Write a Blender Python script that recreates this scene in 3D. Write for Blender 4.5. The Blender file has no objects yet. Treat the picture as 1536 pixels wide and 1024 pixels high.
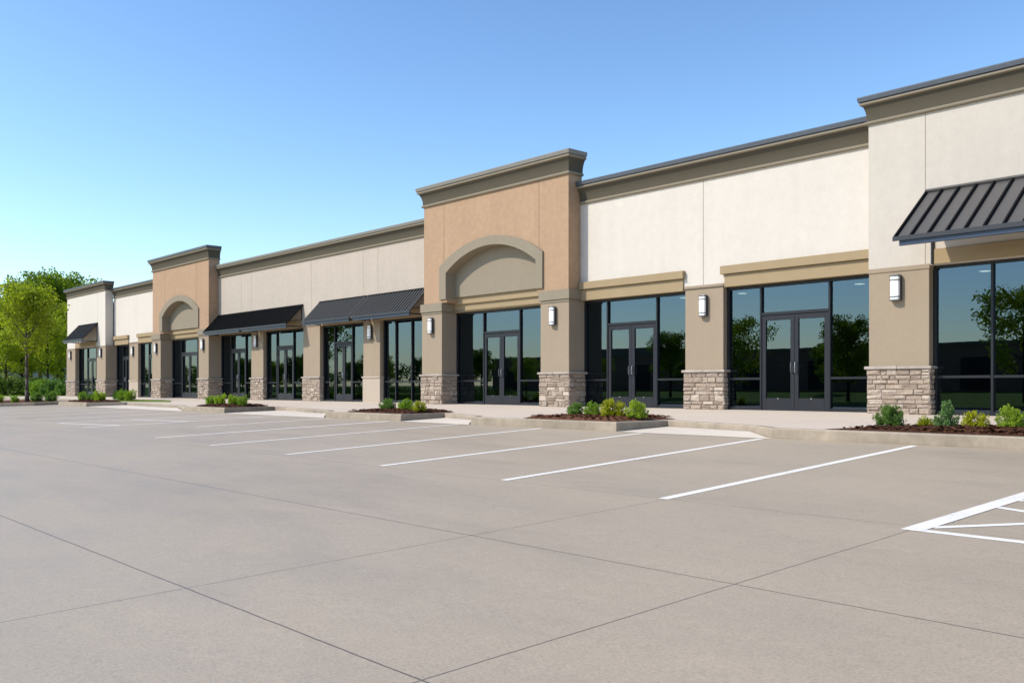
import bpy, bmesh, math, random
import numpy as np
from mathutils import Vector, Matrix
random.seed(7)
R = math.radians
scene = bpy.context.scene
COL = scene.collection

# ------------------------------------------------------------------ helpers
def tag(o, label=None, cat=None, group=None, kind=None):
    if label: o['label'] = label
    if cat: o['category'] = cat
    if group: o['group'] = group
    if kind: o['kind'] = kind
    return o

def empty(name, loc=(0, 0, 0), rz=0.0):
    o = bpy.data.objects.new(name, None)
    o.empty_display_size = 0.3
    o.location = loc
    o.rotation_euler = (0, 0, rz)
    COL.objects.link(o)
    return o

def copy_tree(o, parent=None):
    c = o.copy()
    COL.objects.link(c)
    if parent: c.parent = parent
    for ch in list(o.children):
        copy_tree(ch, c)
    return c

class MB:
    """collects simple solids and links them as one mesh"""
    def __init__(s):
        s.v = []; s.f = []; s.m = []
    def add(s, vs, fs, m=0):
        n = len(s.v)
        s.v += [tuple(p) for p in vs]
        s.f += [tuple(i + n for i in f) for f in fs]
        s.m += [m] * len(fs)
    def box(s, x0, x1, y0, y1, z0, z1, m=0):
        s.add([(x0, y0, z0), (x1, y0, z0), (x1, y1, z0), (x0, y1, z0),
               (x0, y0, z1), (x1, y0, z1), (x1, y1, z1), (x0, y1, z1)],
              [(0, 3, 2, 1), (4, 5, 6, 7), (0, 1, 5, 4), (1, 2, 6, 5), (2, 3, 7, 6), (3, 0, 4, 7)], m)
    def prism(s, poly, y0, y1, m=0):
        """poly: list of (x, z), counter-clockwise seen from -Y; extruded from y0 to y1"""
        n = len(poly)
        vs = [(x, y0, z) for x, z in poly] + [(x, y1, z) for x, z in poly]
        fs = [tuple(range(n)), tuple(range(2 * n - 1, n - 1, -1))]
        for i in range(n):
            j = (i + 1) % n
            fs.append((j, i, i + n, j + n))
        s.add(vs, fs, m)
    def slab(s, poly, z0, z1, m=0):
        """poly: list of (x, y) counter-clockwise from above"""
        n = len(poly)
        g = lambda z, p: z(p) if callable(z) else z
        vs = [(p[0], p[1], g(z0, p)) for p in poly] + [(p[0], p[1], g(z1, p)) for p in poly]
        fs = [tuple(range(n - 1, -1, -1)), tuple(range(n, 2 * n))]
        for i in range(n):
            j = (i + 1) % n
            fs.append((i, j, j + n, i + n))
        s.add(vs, fs, m)
    def tube(s, p0, p1, r0, r1=None, n=8, m=0):
        r1 = r0 if r1 is None else r1
        p0 = Vector(p0); p1 = Vector(p1)
        d = (p1 - p0)
        if d.length < 1e-6: return
        d.normalize()
        a = d.orthogonal().normalized(); b = d.cross(a)
        vs = []
        for p, r in ((p0, r0), (p1, r1)):
            for k in range(n):
                t = 2 * math.pi * k / n
                vs.append(p + a * (r * math.cos(t)) + b * (r * math.sin(t)))
        fs = [(k, (k + 1) % n, (k + 1) % n + n, k + n) for k in range(n)]
        fs += [tuple(range(n - 1, -1, -1)), tuple(range(n, 2 * n))]
        s.add(vs, fs, m)
    def sweep(s, path, prof, m=0):
        """profile (offset outwards, z) swept with mitres along a plan path whose outside is on its right"""
        n = len(path); k = len(prof)
        nor = []
        for i in range(n - 1):
            dx, dy = path[i + 1][0] - path[i][0], path[i + 1][1] - path[i][1]
            l = math.hypot(dx, dy); nor.append((dy / l, -dx / l))
        off = []
        for i in range(n):
            if i == 0: off.append(nor[0])
            elif i == n - 1: off.append(nor[-1])
            else:
                ax, ay = nor[i - 1]; bx, by = nor[i]
                d = 1 + ax * bx + ay * by
                off.append(((ax + bx) / d, (ay + by) / d))
        vs = [(path[i][0] + off[i][0] * o, path[i][1] + off[i][1] * o, z) for i in range(n) for o, z in prof]
        fs = []
        for i in range(n - 1):
            for j in range(k):
                j2 = (j + 1) % k
                fs.append((i * k + j, (i + 1) * k + j, (i + 1) * k + j2, i * k + j2))
        fs.append(tuple(range(k - 1, -1, -1)))
        fs.append(tuple((n - 1) * k + j for j in range(k)))
        s.add(vs, fs, 0 if callable(m) else m)
        if callable(m):
            base = len(s.m) - len(fs)
            for i in range(n - 1):
                for j in range(k): s.m[base + i * k + j] = m(j)
    def build(s, name, mats, parent=None, off=(0, 0, 0), bevel=0.0, smooth=False, seg=2):
        me = bpy.data.meshes.new(name)
        ox, oy, oz = off
        me.from_pydata([(x - ox, y - oy, z - oz) for x, y, z in s.v], [], s.f)
        if not isinstance(mats, (list, tuple)): mats = [mats]
        for mt in mats: me.materials.append(mt)
        if len(mats) > 1: me.polygons.foreach_set('material_index', s.m)
        me.update()
        bm = bmesh.new(); bm.from_mesh(me)
        bmesh.ops.recalc_face_normals(bm, faces=bm.faces)
        bm.to_mesh(me); bm.free()
        o = bpy.data.objects.new(name, me)
        COL.objects.link(o)
        if parent: o.parent = parent
        if smooth:
            me.polygons.foreach_set('use_smooth', [True] * len(me.polygons))
        if bevel:
            b = o.modifiers.new('bevel', 'BEVEL')
            b.width = bevel; b.segments = seg; b.limit_method = 'ANGLE'; b.angle_limit = R(40)
        return o

# ------------------------------------------------------------------ materials
def new_mat(name):
    m = bpy.data.materials.new(name)
    m.use_nodes = True
    nt = m.node_tree
    for n in list(nt.nodes): nt.nodes.remove(n)
    out = nt.nodes.new('ShaderNodeOutputMaterial')
    return m, nt, out

def N(nt, kind, **kw):
    n = nt.nodes.new(kind)
    for k, v in kw.items():
        if k in n.inputs: n.inputs[k].default_value = v
        else: setattr(n, k, v)
    return n

def mathn(nt, op, a, b=None, c=None):
    n = nt.nodes.new('ShaderNodeMath'); n.operation = op
    for i, x in enumerate((a, b, c)):
        if x is None: continue
        if isinstance(x, (int, float)): n.inputs[i].default_value = x
        else: nt.links.new(x, n.inputs[i])
    return n.outputs[0]

def mixc(nt, fac, a, b, blend='MIX'):
    n = nt.nodes.new('ShaderNodeMix'); n.data_type = 'RGBA'; n.blend_type = blend
    for idx, x in ((0, fac), (6, a), (7, b)):
        if isinstance(x, (int, float)): n.inputs[idx].default_value = x
        elif isinstance(x, tuple): n.inputs[idx].default_value = (*x[:3], 1)
        else: nt.links.new(x, n.inputs[idx])
    return n.outputs[2]

def coords(nt, scale=(1, 1, 1), world=False):
    if world:
        src = N(nt, 'ShaderNodeNewGeometry').outputs['Position']
    else:
        src = N(nt, 'ShaderNodeTexCoord').outputs['Object']
    mp = N(nt, 'ShaderNodeMapping'); mp.inputs['Scale'].default_value = scale
    nt.links.new(src, mp.inputs['Vector'])
    return mp.outputs[0]

def noise(nt, vec, scale, detail=4.0, rough=0.55):
    n = N(nt, 'ShaderNodeTexNoise', Scale=scale, Detail=detail, Roughness=rough)
    nt.links.new(vec, n.inputs['Vector'])
    return n.outputs[0]

def ramp(nt, fac, stops):
    n = nt.nodes.new('ShaderNodeValToRGB')
    e = n.color_ramp.elements
    while len(e) < len(stops): e.new(0.5)
    for el, (p, c) in zip(e, stops):
        el.position = p
        el.color = (*c, 1) if isinstance(c, tuple) else (c, c, c, 1)
    nt.links.new(fac, n.inputs[0])
    return n.outputs[0]

def bump(nt, h, strength, dist=0.01):
    n = N(nt, 'ShaderNodeBump', Strength=strength, Distance=dist)
    nt.links.new(h, n.inputs['Height'])
    return n.outputs[0]

def principled(nt, out, color, rough=0.8, normal=None, spec=0.3, metallic=0.0):
    p = N(nt, 'ShaderNodeBsdfPrincipled')
    if isinstance(color, tuple): p.inputs['Base Color'].default_value = (*color, 1)
    else: nt.links.new(color, p.inputs['Base Color'])
    if isinstance(rough, (int, float)): p.inputs['Roughness'].default_value = rough
    else: nt.links.new(rough, p.inputs['Roughness'])
    p.inputs['Specular IOR Level'].default_value = spec
    p.inputs['Metallic'].default_value = metallic
    if normal is not None: nt.links.new(normal, p.inputs['Normal'])
    nt.links.new(p.outputs[0], out.inputs[0])
    return p

def stucco(name, c, var=0.06, mott=0.0, fine=0.5):
    m, nt, out = new_mat(name)
    v = coords(nt, world=True)
    n1 = noise(nt, v, 0.55, 5, 0.6)
    n2 = noise(nt, v, 5.0, 6, 0.65)
    n3 = noise(nt, v, 36.0, 4, 0.7)
    st = noise(nt, coords(nt, (3.0, 3.0, 0.22), world=True), 1.0, 4, 0.6)
    f = mathn(nt, 'ADD', mathn(nt, 'MULTIPLY', n1, 0.35), mathn(nt, 'MULTIPLY', st, 0.3))
    f = mathn(nt, 'ADD', f, mathn(nt, 'MULTIPLY', n2, 0.35 + mott))
    k = ramp(nt, f, [(0.3, 1 - var), (0.72 + mott * 0.5, 1 + var * 0.5)])
    cc = mixc(nt, 1.0, c, k, 'MULTIPLY')
    sp = ramp(nt, n3, [(0.35, 1 - 0.10 * fine), (0.65, 1 + 0.05 * fine)])
    cc = mixc(nt, 1.0, cc, sp, 'MULTIPLY')
    h = mathn(nt, 'ADD', mathn(nt, 'MULTIPLY', n3, 0.6), mathn(nt, 'MULTIPLY', n2, 0.8))
    principled(nt, out, cc, 0.92, bump(nt, h, 0.35, 0.012), 0.15)
    return m

def concrete(name, c, var=0.1, streak=0.0, rough=0.75, spec=0.3, joint=0.0):
    m, nt, out = new_mat(name)
    v = coords(nt, world=True)
    n1 = noise(nt, v, 0.35, 6, 0.6)
    n2 = noise(nt, v, 2.6, 6, 0.65)
    n3 = noise(nt, v, 70.0, 2, 0.6)
    f = mathn(nt, 'ADD', mathn(nt, 'MULTIPLY', n1, 0.5), mathn(nt, 'MULTIPLY', n2, 0.5))
    k = ramp(nt, f, [(0.32, 1 - var), (0.66, 1 + var * 0.4)])
    cc = mixc(nt, 1.0, c, k, 'MULTIPLY')
    sp = ramp(nt, n3, [(0.3, 0.93), (0.7, 1.04)])
    cc = mixc(nt, 1.0, cc, sp, 'MULTIPLY')
    if streak:
        s = noise(nt, coords(nt, (4, 4, 2.5), world=True), 1.2, 6, 0.7)
        k2 = ramp(nt, s, [(0.42, (1 - streak, 1 - streak, 1 - streak * 1.1)), (0.6, 1.0)])
        cc = mixc(nt, 1.0, cc, k2, 'MULTIPLY')
    if joint:
        sep = N(nt, 'ShaderNodeSeparateXYZ'); nt.links.new(v, sep.inputs[0])
        px = mathn(nt, 'ABSOLUTE', mathn(nt, 'SUBTRACT', mathn(nt, 'FRACT', mathn(nt, 'DIVIDE', sep.outputs[0], joint)), 0.5))
        ln = mathn(nt, 'LESS_THAN', px, 0.006 / joint)
        py = mathn(nt, 'ABSOLUTE', mathn(nt, 'ADD', sep.outputs[1], 4.1))
        ln2 = mathn(nt, 'LESS_THAN', py, 0.006)
        lm = mathn(nt, 'MULTIPLY', mathn(nt, 'MAXIMUM', ln, ln2), 0.55)
        cc = mixc(nt, lm, cc, (c[0] * 0.3, c[1] * 0.3, c[2] * 0.3))
    h = mathn(nt, 'ADD', mathn(nt, 'MULTIPLY', n3, 0.5), n2)
    principled(nt, out, cc, rough, bump(nt, h, 0.25, 0.01), spec)
    return m

def lot_mat():
    m, nt, out = new_mat('lot_concrete')
    v = coords(nt, world=True)
    sep = N(nt, 'ShaderNodeSeparateXYZ'); nt.links.new(v, sep.inputs[0])
    n1 = noise(nt, coords(nt, (0.10, 0.28, 1), world=True), 1.0, 6, 0.62)
    n2 = noise(nt, coords(nt, (0.5, 1.4, 1), world=True), 1.0, 6, 0.65)
    n3 = noise(nt, v, 60.0, 4, 0.8)
    n4 = noise(nt, v, 9.0, 5, 0.7)
    base = (0.41, 0.327, 0.232)
    f = mathn(nt, 'ADD', mathn(nt, 'MULTIPLY', n1, 0.55), mathn(nt, 'MULTIPLY', n2, 0.45))
    k = ramp(nt, f, [(0.33, (0.85, 0.85, 0.86)), (0.5, (1, 1, 1)), (0.67, (1.09, 1.08, 1.07))])
    cc = mixc(nt, 1.0, base, k, 'MULTIPLY')
    sp = ramp(nt, n3, [(0.34, 0.80), (0.5, 1.0), (0.66, 1.15)])
    cc = mixc(nt, 1.0, cc, sp, 'MULTIPLY')
    sp4 = ramp(nt, n4, [(0.3, 0.95), (0.7, 1.04)])
    cc = mixc(nt, 1.0, cc, sp4, 'MULTIPLY')
    # saw-cut joints
    lines = None
    wob = mathn(nt, 'MULTIPLY', mathn(nt, 'SUBTRACT', noise(nt, v, 3.0, 2), 0.5), 0.012)
    for axis, val, w, s in ((0, -5.62, 0.0055, 0.75), (0, -3.18, 0.0055, 0.8), (1, -18.76, 0.006, 0.8),
                            (1, -16.46, 0.0065, 0.8), (1, -13.98, 0.0065, 0.55)):
        d = mathn(nt, 'ABSOLUTE', mathn(nt, 'ADD', mathn(nt, 'SUBTRACT', sep.outputs[axis], val), wob))
        l = mathn(nt, 'MULTIPLY', mathn(nt, 'LESS_THAN', d, w), s)
        if val == -5.62: l = mathn(nt, 'MULTIPLY', l, mathn(nt, 'LESS_THAN', sep.outputs[1], -14.0))
        lines = l if lines is None else mathn(nt, 'MAXIMUM', lines, l)
    cc = mixc(nt, lines, cc, (0.07, 0.055, 0.045))
    h = mathn(nt, 'ADD', mathn(nt, 'MULTIPLY', n3, 0.7), mathn(nt, 'MULTIPLY', n4, 0.6))
    rg = ramp(nt, n2, [(0.3, 0.48), (0.7, 0.62)])
    principled(nt, out, cc, rg, bump(nt, h, 0.3, 0.006), 0.5)
    return m

def plain(name, c, rough=0.5, spec=0.4, metallic=0.0, var=0.06, nscale=6.0):
    m, nt, out = new_mat(name)
    v = coords(nt, world=True)
    n = noise(nt, v, nscale, 5, 0.6)
    k = ramp(nt, n, [(0.3, 1 - var), (0.7, 1 + var)])
    cc = mixc(nt, 1.0, c, k, 'MULTIPLY')
    rg = ramp(nt, n, [(0.3, max(0.02, rough - 0.06)), (0.7, min(1, rough + 0.06))])
    principled(nt, out, cc, rg, bump(nt, n, 0.05, 0.01), spec, metallic)
    return m

def paint_mat():
    m, nt, out = new_mat('line_paint')
    v = coords(nt, world=True)
    n = noise(nt, v, 38.0, 4, 0.8); n2 = noise(nt, v, 1.3, 5, 0.65)
    f = mathn(nt, 'ADD', mathn(nt, 'MULTIPLY', n, 0.6), mathn(nt, 'MULTIPLY', n2, 0.4))
    wear = ramp(nt, f, [(0.34, 0.7), (0.45, 0.12), (0.6, 0.0)])
    c = mixc(nt, wear, (0.85, 0.80, 0.72), (0.42, 0.345, 0.26))
    principled(nt, out, c, 0.75, bump(nt, n, 0.3, 0.006), 0.25)
    return m

def stone_mat():
    m, nt, out = new_mat('ledger_stone')
    geo = N(nt, 'ShaderNodeNewGeometry')
    v = coords(nt, world=True)
    n2 = noise(nt, v, 14.0, 6, 0.7)
    n3 = noise(nt, v, 60.0, 3, 0.6)
    c = ramp(nt, geo.outputs['Random Per Island'],
             [(0.0, (0.29, 0.22, 0.17)), (0.25, (0.43, 0.335, 0.255)), (0.5, (0.36, 0.285, 0.225)), (0.8, (0.49, 0.40, 0.32)), (1.0, (0.57, 0.475, 0.385))])
    k = ramp(nt, n2, [(0.28, 0.68), (0.7, 1.15)])
    c = mixc(nt, 1.0, c, k, 'MULTIPLY')
    h = mathn(nt, 'ADD', mathn(nt, 'MULTIPLY', n3, 0.4), n2)
    principled(nt, out, c, 0.9, bump(nt, h, 0.8, 0.03), 0.2)
    return m

def leaf_mat(name, ca, cb, cc_, trans=0.35, rough=0.5):
    m, nt, out = new_mat(name)
    geo = N(nt, 'ShaderNodeNewGeometry')
    oi = N(nt, 'ShaderNodeObjectInfo')
    c = ramp(nt, geo.outputs['Random Per Island'], [(0.0, ca), (0.5, cb), (1.0, cc_)])
    ov = ramp(nt, oi.outputs['Random'], [(0.0, (0.82, 0.86, 0.8)), (1.0, (1.1, 1.08, 1.0))])
    c = mixc(nt, 1.0, c, ov, 'MULTIPLY')
    p = N(nt, 'ShaderNodeBsdfPrincipled'); nt.links.new(c, p.inputs['Base Color'])
    p.inputs['Roughness'].default_value = rough; p.inputs['Specular IOR Level'].default_value = 0.25
    t = N(nt, 'ShaderNodeBsdfTranslucent')
    c2 = mixc(nt, 1.0, c, (1.25, 1.35, 0.55), 'MULTIPLY')
    nt.links.new(c2, t.inputs['Color'])
    mx = N(nt, 'ShaderNodeMixShader'); mx.inputs[0].default_value = trans
    nt.links.new(p.outputs[0], mx.inputs[1]); nt.links.new(t.outputs[0], mx.inputs[2])
    nt.links.new(mx.outputs[0], out.inputs[0])
    return m

def glass_mat():
    m, nt, out = new_mat('tinted_glass')
    g = N(nt, 'ShaderNodeBsdfGlossy'); g.inputs['Color'].default_value = (0.43, 0.60, 0.80, 1); g.inputs['Roughness'].default_value = 0.0
    v = coords(nt, world=True)
    nt.links.new(bump(nt, noise(nt, v, 0.7, 2), 0.02, 0.02), g.inputs['Normal'])
    t = N(nt, 'ShaderNodeBsdfTransparent'); t.inputs['Color'].default_value = (0.20, 0.23, 0.22, 1)
    fr = N(nt, 'ShaderNodeFresnel', IOR=1.5)
    fac = mathn(nt, 'ADD', mathn(nt, 'MULTIPLY', fr.outputs[0], 0.75), 0.105)
    mx = N(nt, 'ShaderNodeMixShader'); nt.links.new(fac, mx.inputs[0])
    nt.links.new(t.outputs[0], mx.inputs[1]); nt.links.new(g.outputs[0], mx.inputs[2])
    nt.links.new(mx.outputs[0], out.inputs[0])
    return m

def emit_mat(name, c, s):
    m, nt, out = new_mat(name)
    e = N(nt, 'ShaderNodeEmission', Strength=s); e.inputs['Color'].default_value = (*c, 1)
    nt.links.new(e.outputs[0], out.inputs[0])
    return m

def mulch_mat():
    m, nt, out = new_mat('bark_mulch')
    geo = N(nt, 'ShaderNodeNewGeometry')
    v = coords(nt, world=True)
    n = noise(nt, v, 18.0, 6, 0.75)
    c = ramp(nt, n, [(0.25, (0.018, 0.009, 0.006)), (0.5, (0.095, 0.040, 0.021)), (0.75, (0.22, 0.10, 0.055))])
    k = ramp(nt, geo.outputs['Random Per Island'], [(0, 0.5), (1, 1.5)])
    c = mixc(nt, 1.0, c, k, 'MULTIPLY')
    principled(nt, out, c, 0.95, bump(nt, n, 0.9, 0.03), 0.1)
    return m

def grass_mat():
    m, nt, out = new_mat('lawn_grass')
    v = coords(nt, world=True)
    n = noise(nt, v, 0.3, 6, 0.6); n2 = noise(nt, v, 22.0, 3, 0.7)
    c = ramp(nt, n, [(0.3, (0.14, 0.20, 0.024)), (0.7, (0.21, 0.265, 0.042))])
    k = ramp(nt, n2, [(0.3, 0.6), (0.7, 1.25)])
    c = mixc(nt, 1.0, c, k, 'MULTIPLY')
    principled(nt, out, c, 0.95, bump(nt, n2, 0.9, 0.05), 0.1)
    return m

def bark_mat(name, c):
    m, nt, out = new_mat(name)
    v = coords(nt, (6, 6, 1.2))
    n = noise(nt, v, 3.0, 6, 0.7)
    k = ramp(nt, n, [(0.3, 0.55), (0.7, 1.3)])
    principled(nt, out, mixc(nt, 1.0, c, k, 'MULTIPLY'), 0.9, bump(nt, n, 0.8, 0.03), 0.1)
    return m

M = {}
M['cream'] = stucco('stucco_cream', (0.615, 0.555, 0.485), 0.10, 0.2)
M['cream_right'] = stucco('stucco_ivory', (0.545, 0.485, 0.415), 0.12, 0.2)
M['cream_mid'] = stucco('stucco_greige', (0.47, 0.40, 0.33), 0.13, 0.25)
M['cream_left'] = stucco('stucco_pale', (0.63, 0.57, 0.495), 0.08, 0.1)
M['tan'] = stucco('stucco_tan', (0.40, 0.264, 0.168), 0.24, 0.5)
M['taupe'] = stucco('stucco_taupe', (0.335, 0.262, 0.186), 0.10)
M['taupe_grey'] = stucco('stucco_grey', (0.275, 0.23, 0.168), 0.10)
M['lintel'] = stucco('stucco_lintel', (0.345, 0.258, 0.152), 0.08)
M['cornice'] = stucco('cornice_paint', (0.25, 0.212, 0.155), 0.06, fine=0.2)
M['cornice_cove'] = stucco('cornice_cove_dark', (0.095, 0.081, 0.058), 0.06, fine=0.2)  # cove in a darker tone than the bead and lip
M['plinth'] = stucco('plinth_stucco', (0.45, 0.37, 0.29), 0.10)
M['coping'] = plain('coping_metal', (0.085, 0.095, 0.115), 0.42, 0.5, 0.3)
M['coping_tan'] = plain('coping_taupe', (0.20, 0.185, 0.16), 0.5, 0.4)
M['joint'] = plain('joint_dark', (0.34, 0.28, 0.22), 0.9, 0.1)  # control joints: thin strips darker than the stucco
M['joint_tan'] = plain('joint_dark_tan', (0.24, 0.155, 0.095), 0.9, 0.1)  # darker joint strips on the tan towers
M['stone'] = stone_mat()
M['mortar'] = plain('mortar', (0.24, 0.18, 0.14), 0.95, 0.1)
M['ledge'] = concrete('stone_ledge', (0.44, 0.37, 0.315), 0.2, 0.15)
M['frame'] = plain('dark_aluminium', (0.011, 0.012, 0.015), 0.42, 0.35)
M['door'] = plain('door_aluminium', (0.017, 0.0175, 0.022), 0.45, 0.3)
M['steel'] = plain('brushed_steel', (0.42, 0.42, 0.43), 0.3, 0.5, 0.9)
M['glass'] = glass_mat()
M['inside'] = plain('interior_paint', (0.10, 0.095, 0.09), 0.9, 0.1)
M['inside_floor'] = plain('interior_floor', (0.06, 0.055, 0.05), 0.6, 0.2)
M['roof'] = plain('roof_membrane', (0.30, 0.30, 0.29), 0.9, 0.1)
M['awn_grey'] = plain('awning_grey_metal', (0.10, 0.092, 0.085), 0.5, 0.35, 0.1)
M['awn_black'] = plain('awning_black_metal', (0.010, 0.010, 0.011), 0.75, 0.06, 0.0)
M['awn_rib'] = plain('awning_rib_metal', (0.085, 0.083, 0.082), 0.6, 0.15, 0.0)
M['awn_edge'] = plain('awning_edge_blue', (0.030, 0.045, 0.075), 0.4, 0.5, 0.2)
M['bracket'] = plain('awning_bracket', (0.025, 0.028, 0.034), 0.5, 0.4)
M['lamp_metal'] = plain('lamp_grey_metal', (0.16, 0.155, 0.16), 0.35, 0.5, 0.6)
M['lamp_dark'] = plain('lamp_dark_metal', (0.06, 0.055, 0.055), 0.45, 0.4, 0.4)
M['lamp_white'] = plain('lamp_opal_glass', (0.86, 0.83, 0.80), 0.25, 0.5, 0, 0.02)
M['downlight'] = emit_mat('downlight_glow', (1.0, 0.95, 0.85), 8.0)
M['lot'] = lot_mat()
M['walk'] = concrete('sidewalk_concrete', (0.63, 0.52, 0.405), 0.10, 0, 0.8, 0.3, 3.05)
M['kerb'] = concrete('kerb_concrete', (0.36, 0.29, 0.212), 0.34, 0.14)
M['apron'] = concrete('apron_concrete', (0.66, 0.565, 0.455), 0.08)
M['paint'] = paint_mat()
M['mulch'] = mulch_mat()
M['grass'] = grass_mat()
M['earth'] = plain('far_ground', (0.07, 0.085, 0.03), 0.95, 0.1, 0, 0.25, 0.1)
M['bark'] = bark_mat('bark_grey', (0.13, 0.105, 0.085))
M['bark_dark'] = bark_mat('bark_dark', (0.06, 0.045, 0.035))
M['leaf_spring'] = leaf_mat('leaf_spring', (0.21, 0.255, 0.02), (0.26, 0.31, 0.024), (0.34, 0.38, 0.035), 0.58)
M['leaf_mid'] = leaf_mat('leaf_mid', (0.145, 0.205, 0.018), (0.19, 0.26, 0.022), (0.25, 0.32, 0.035), 0.58)
M['leaf_dark'] = leaf_mat('leaf_dark', (0.05, 0.095, 0.022), (0.08, 0.14, 0.03), (0.12, 0.19, 0.045), 0.4)
M['leaf_hedge'] = leaf_mat('leaf_hedge', (0.05, 0.09, 0.014), (0.085, 0.14, 0.02), (0.14, 0.20, 0.03), 0.35)
M['leaf_green'] = leaf_mat('leaf_shrub_green', (0.16, 0.26, 0.03), (0.24, 0.36, 0.04), (0.36, 0.48, 0.07), 0.42)
M['leaf_deep'] = leaf_mat('leaf_shrub_deep', (0.10, 0.19, 0.04), (0.16, 0.27, 0.06), (0.25, 0.37, 0.09), 0.4)
M['leaf_yellow'] = leaf_mat('leaf_shrub_yellow', (0.27, 0.29, 0.014), (0.42, 0.43, 0.022), (0.56, 0.52, 0.035), 0.42)
M['leaf_lime'] = leaf_mat('leaf_shrub_lime', (0.24, 0.34, 0.03), (0.35, 0.46, 0.045), (0.48, 0.57, 0.07), 0.42)
M['leaf_blue'] = leaf_mat('leaf_shrub_blue', (0.11, 0.20, 0.07), (0.16, 0.27, 0.10), (0.24, 0.36, 0.14), 0.35)
M['brick'] = stucco('brown_render', (0.34, 0.21, 0.14), 0.15)
M['brick_dark'] = plain('dark_opening', (0.02, 0.02, 0.022), 0.3, 0.4)
M['house_grey'] = plain('grey_siding', (0.30, 0.30, 0.29), 0.85, 0.2)

# ------------------------------------------------------------------ the setting: ground
def lot_z(y):
    return -0.2 + 0.035 * min(max(y, -27.0) + 6.62, 0.0)
def walk_z(y):
    return 0.008 * y

def sheet(name, xs, ys, zf, mat):
    vs = [(x, y, zf(x, y)) for y in ys for x in xs]
    n = len(xs)
    fs = [(j * n + i, j * n + i + 1, (j + 1) * n + i + 1, (j + 1) * n + i) for j in range(len(ys) - 1) for i in range(n - 1)]
    mb = MB(); mb.add(vs, fs)
    return tag(mb.build(name, mat), kind='structure')

sheet('ground', [-900, -300, -76, 80, 300, 900], [-900, -300, -70, 70, 300, 900], lambda x, y: -1.35, M['earth'])
lot_o = sheet('parking_lot', [-76, -40, -10, 20, 60], [-44, -35, -27, -20, -13, -6.62, 0, 20, 60], lambda x, y: lot_z(y), M['lot'])

mb = MB(); mb.slab([(-320, -44), (-76.02, -44), (-76.02, 140), (-320, 140)], -1.3, -0.06)
tag(mb.build('lawn', M['grass']), kind='structure')
# grass verge on the far side of the lot (behind the camera, seen in the glass)
mb = MB()
prof = [(-44.02, -0.75), (-48, -0.62), (-56, 0.0), (-75, 0.5), (-170, 1.2)]
vs = []; fs = []
xs = [-320, -200, -120, -60, 0, 60, 160]
for y, z in prof:
    for x in xs: vs.append((x, y, z))
for j in range(len(prof) - 1):
    for i in range(len(xs) - 1):
        a = j * len(xs) + i
        fs.append((a, a + 1, a + 1 + len(xs), a + len(xs)))
mb.add(vs, fs)
tag(mb.build('grass_verge', M['grass']), kind='structure')
mb = MB(); mb.box(-320, 160, -44.0, -43.84, -1.2, -0.74)
tag(mb.build('kerb', M['kerb']), kind='structure')

# pavement in front of the shops, with its islands
front = [(-72.6, -4.6), (-47.4, -4.6), (-47.2, -7.5), (-43.2, -7.5), (-42.4, -6.0), (-34.4, -6.9),
         (-32.6, -7.5), (-29.3, -7.5), (-29.6, -5.5), (-23.9, -6.75),
         (-22.8, -7.5), (-19.2, -7.5), (-19.2, -6.1), (-16.9, -6.95),
         (-16.4, -7.5), (-12.0, -7.5), (-11.8, -6.15), (-9.25, -6.95),
         (-8.55, -7.5), (8.0, -7.5)]
poly = front + [(8.0, 1.1), (-72.6, 1.1)]
mb = MB(); mb.slab(poly, -0.9, lambda p: walk_z(p[1]))
tag(mb.build('pavement', M['walk']), kind='structure')

def kerb_run(pts, name='kerb'):
    """kerbstone following the pavement edge: 16 cm wide, a little proud of the slab"""
    mb = MB()
    n = len(pts)
    nor = []
    for i in range(n - 1):
        dx, dy = pts[i + 1][0] - pts[i][0], pts[i + 1][1] - pts[i][1]
        l = math.hypot(dx, dy); nor.append((dy / l, -dx / l))
    off = []
    for i in range(n):
        if i == 0: off.append(nor[0])
        elif i == n - 1: off.append(nor[-1])
        else:
            ax, ay = nor[i - 1]; bx, by = nor[i]; d = 1 + ax * bx + ay * by
            off.append(((ax + bx) / d, (ay + by) / d))
    vs = []
    k = 6
    for i, (x, y) in enumerate(pts):
        zt = walk_z(y) + 0.004
        for o, z in ((0.03, -1.0), (0.03, zt - 0.15), (0.012, zt - 0.022), (-0.006, zt), (-0.16, zt), (-0.16, -1.0)):
            vs.append((x + off[i][0] * o, y + off[i][1] * o, z))
    fs = []
    for i in range(n - 1):
        for j in range(k):
            j2 = (j + 1) % k
            fs.append((i * k + j, (i + 1) * k + j, (i + 1) * k + j2, i * k + j2))
    fs.append(tuple(range(k))); fs.append(tuple((n - 1) * k + j for j in range(k)))
    mb.add(vs, fs)
    return tag(mb.build(name, M['kerb']), kind='structure')
kerb_run(front)

# pale concrete ramps in the gaps between the islands
mb = MB()
for (xl, xr, yb, xd, yd) in ((-43.1, -32.65, -6.05, -34.45, -6.95), (-29.2, -22.85, -5.56, -23.95, -6.80),
                             (-19.15, -16.45, -6.16, -16.95, -7.0), (-11.85, -8.6, -6.2, -9.3, -7.0)):
    e = 0.006
    yl = -7.62
    a = (xl, yl, lot_z(yl) + e); b = (xl + 0.1, yb - 0.03, lot_z(yb) + 0.03)
    c = (xd, yd - 0.03, lot_z(yd) + 0.06); d = (xr, -7.56, lot_z(-7.5) + 0.012); f = (xr + 0.15, -7.62, lot_z(-7.62) + e)
    mid = ((xl + xd) / 2, -7.35, lot_z(-7.35) + 0.02)
    mb.add([a, b, c, d, f, mid], [(0, 5, 1), (1, 5, 2), (2, 5, 3), (3, 5, 4), (0, 4, 5)])
tag(mb.build('kerb_ramp', M['apron']), kind='structure')

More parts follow.
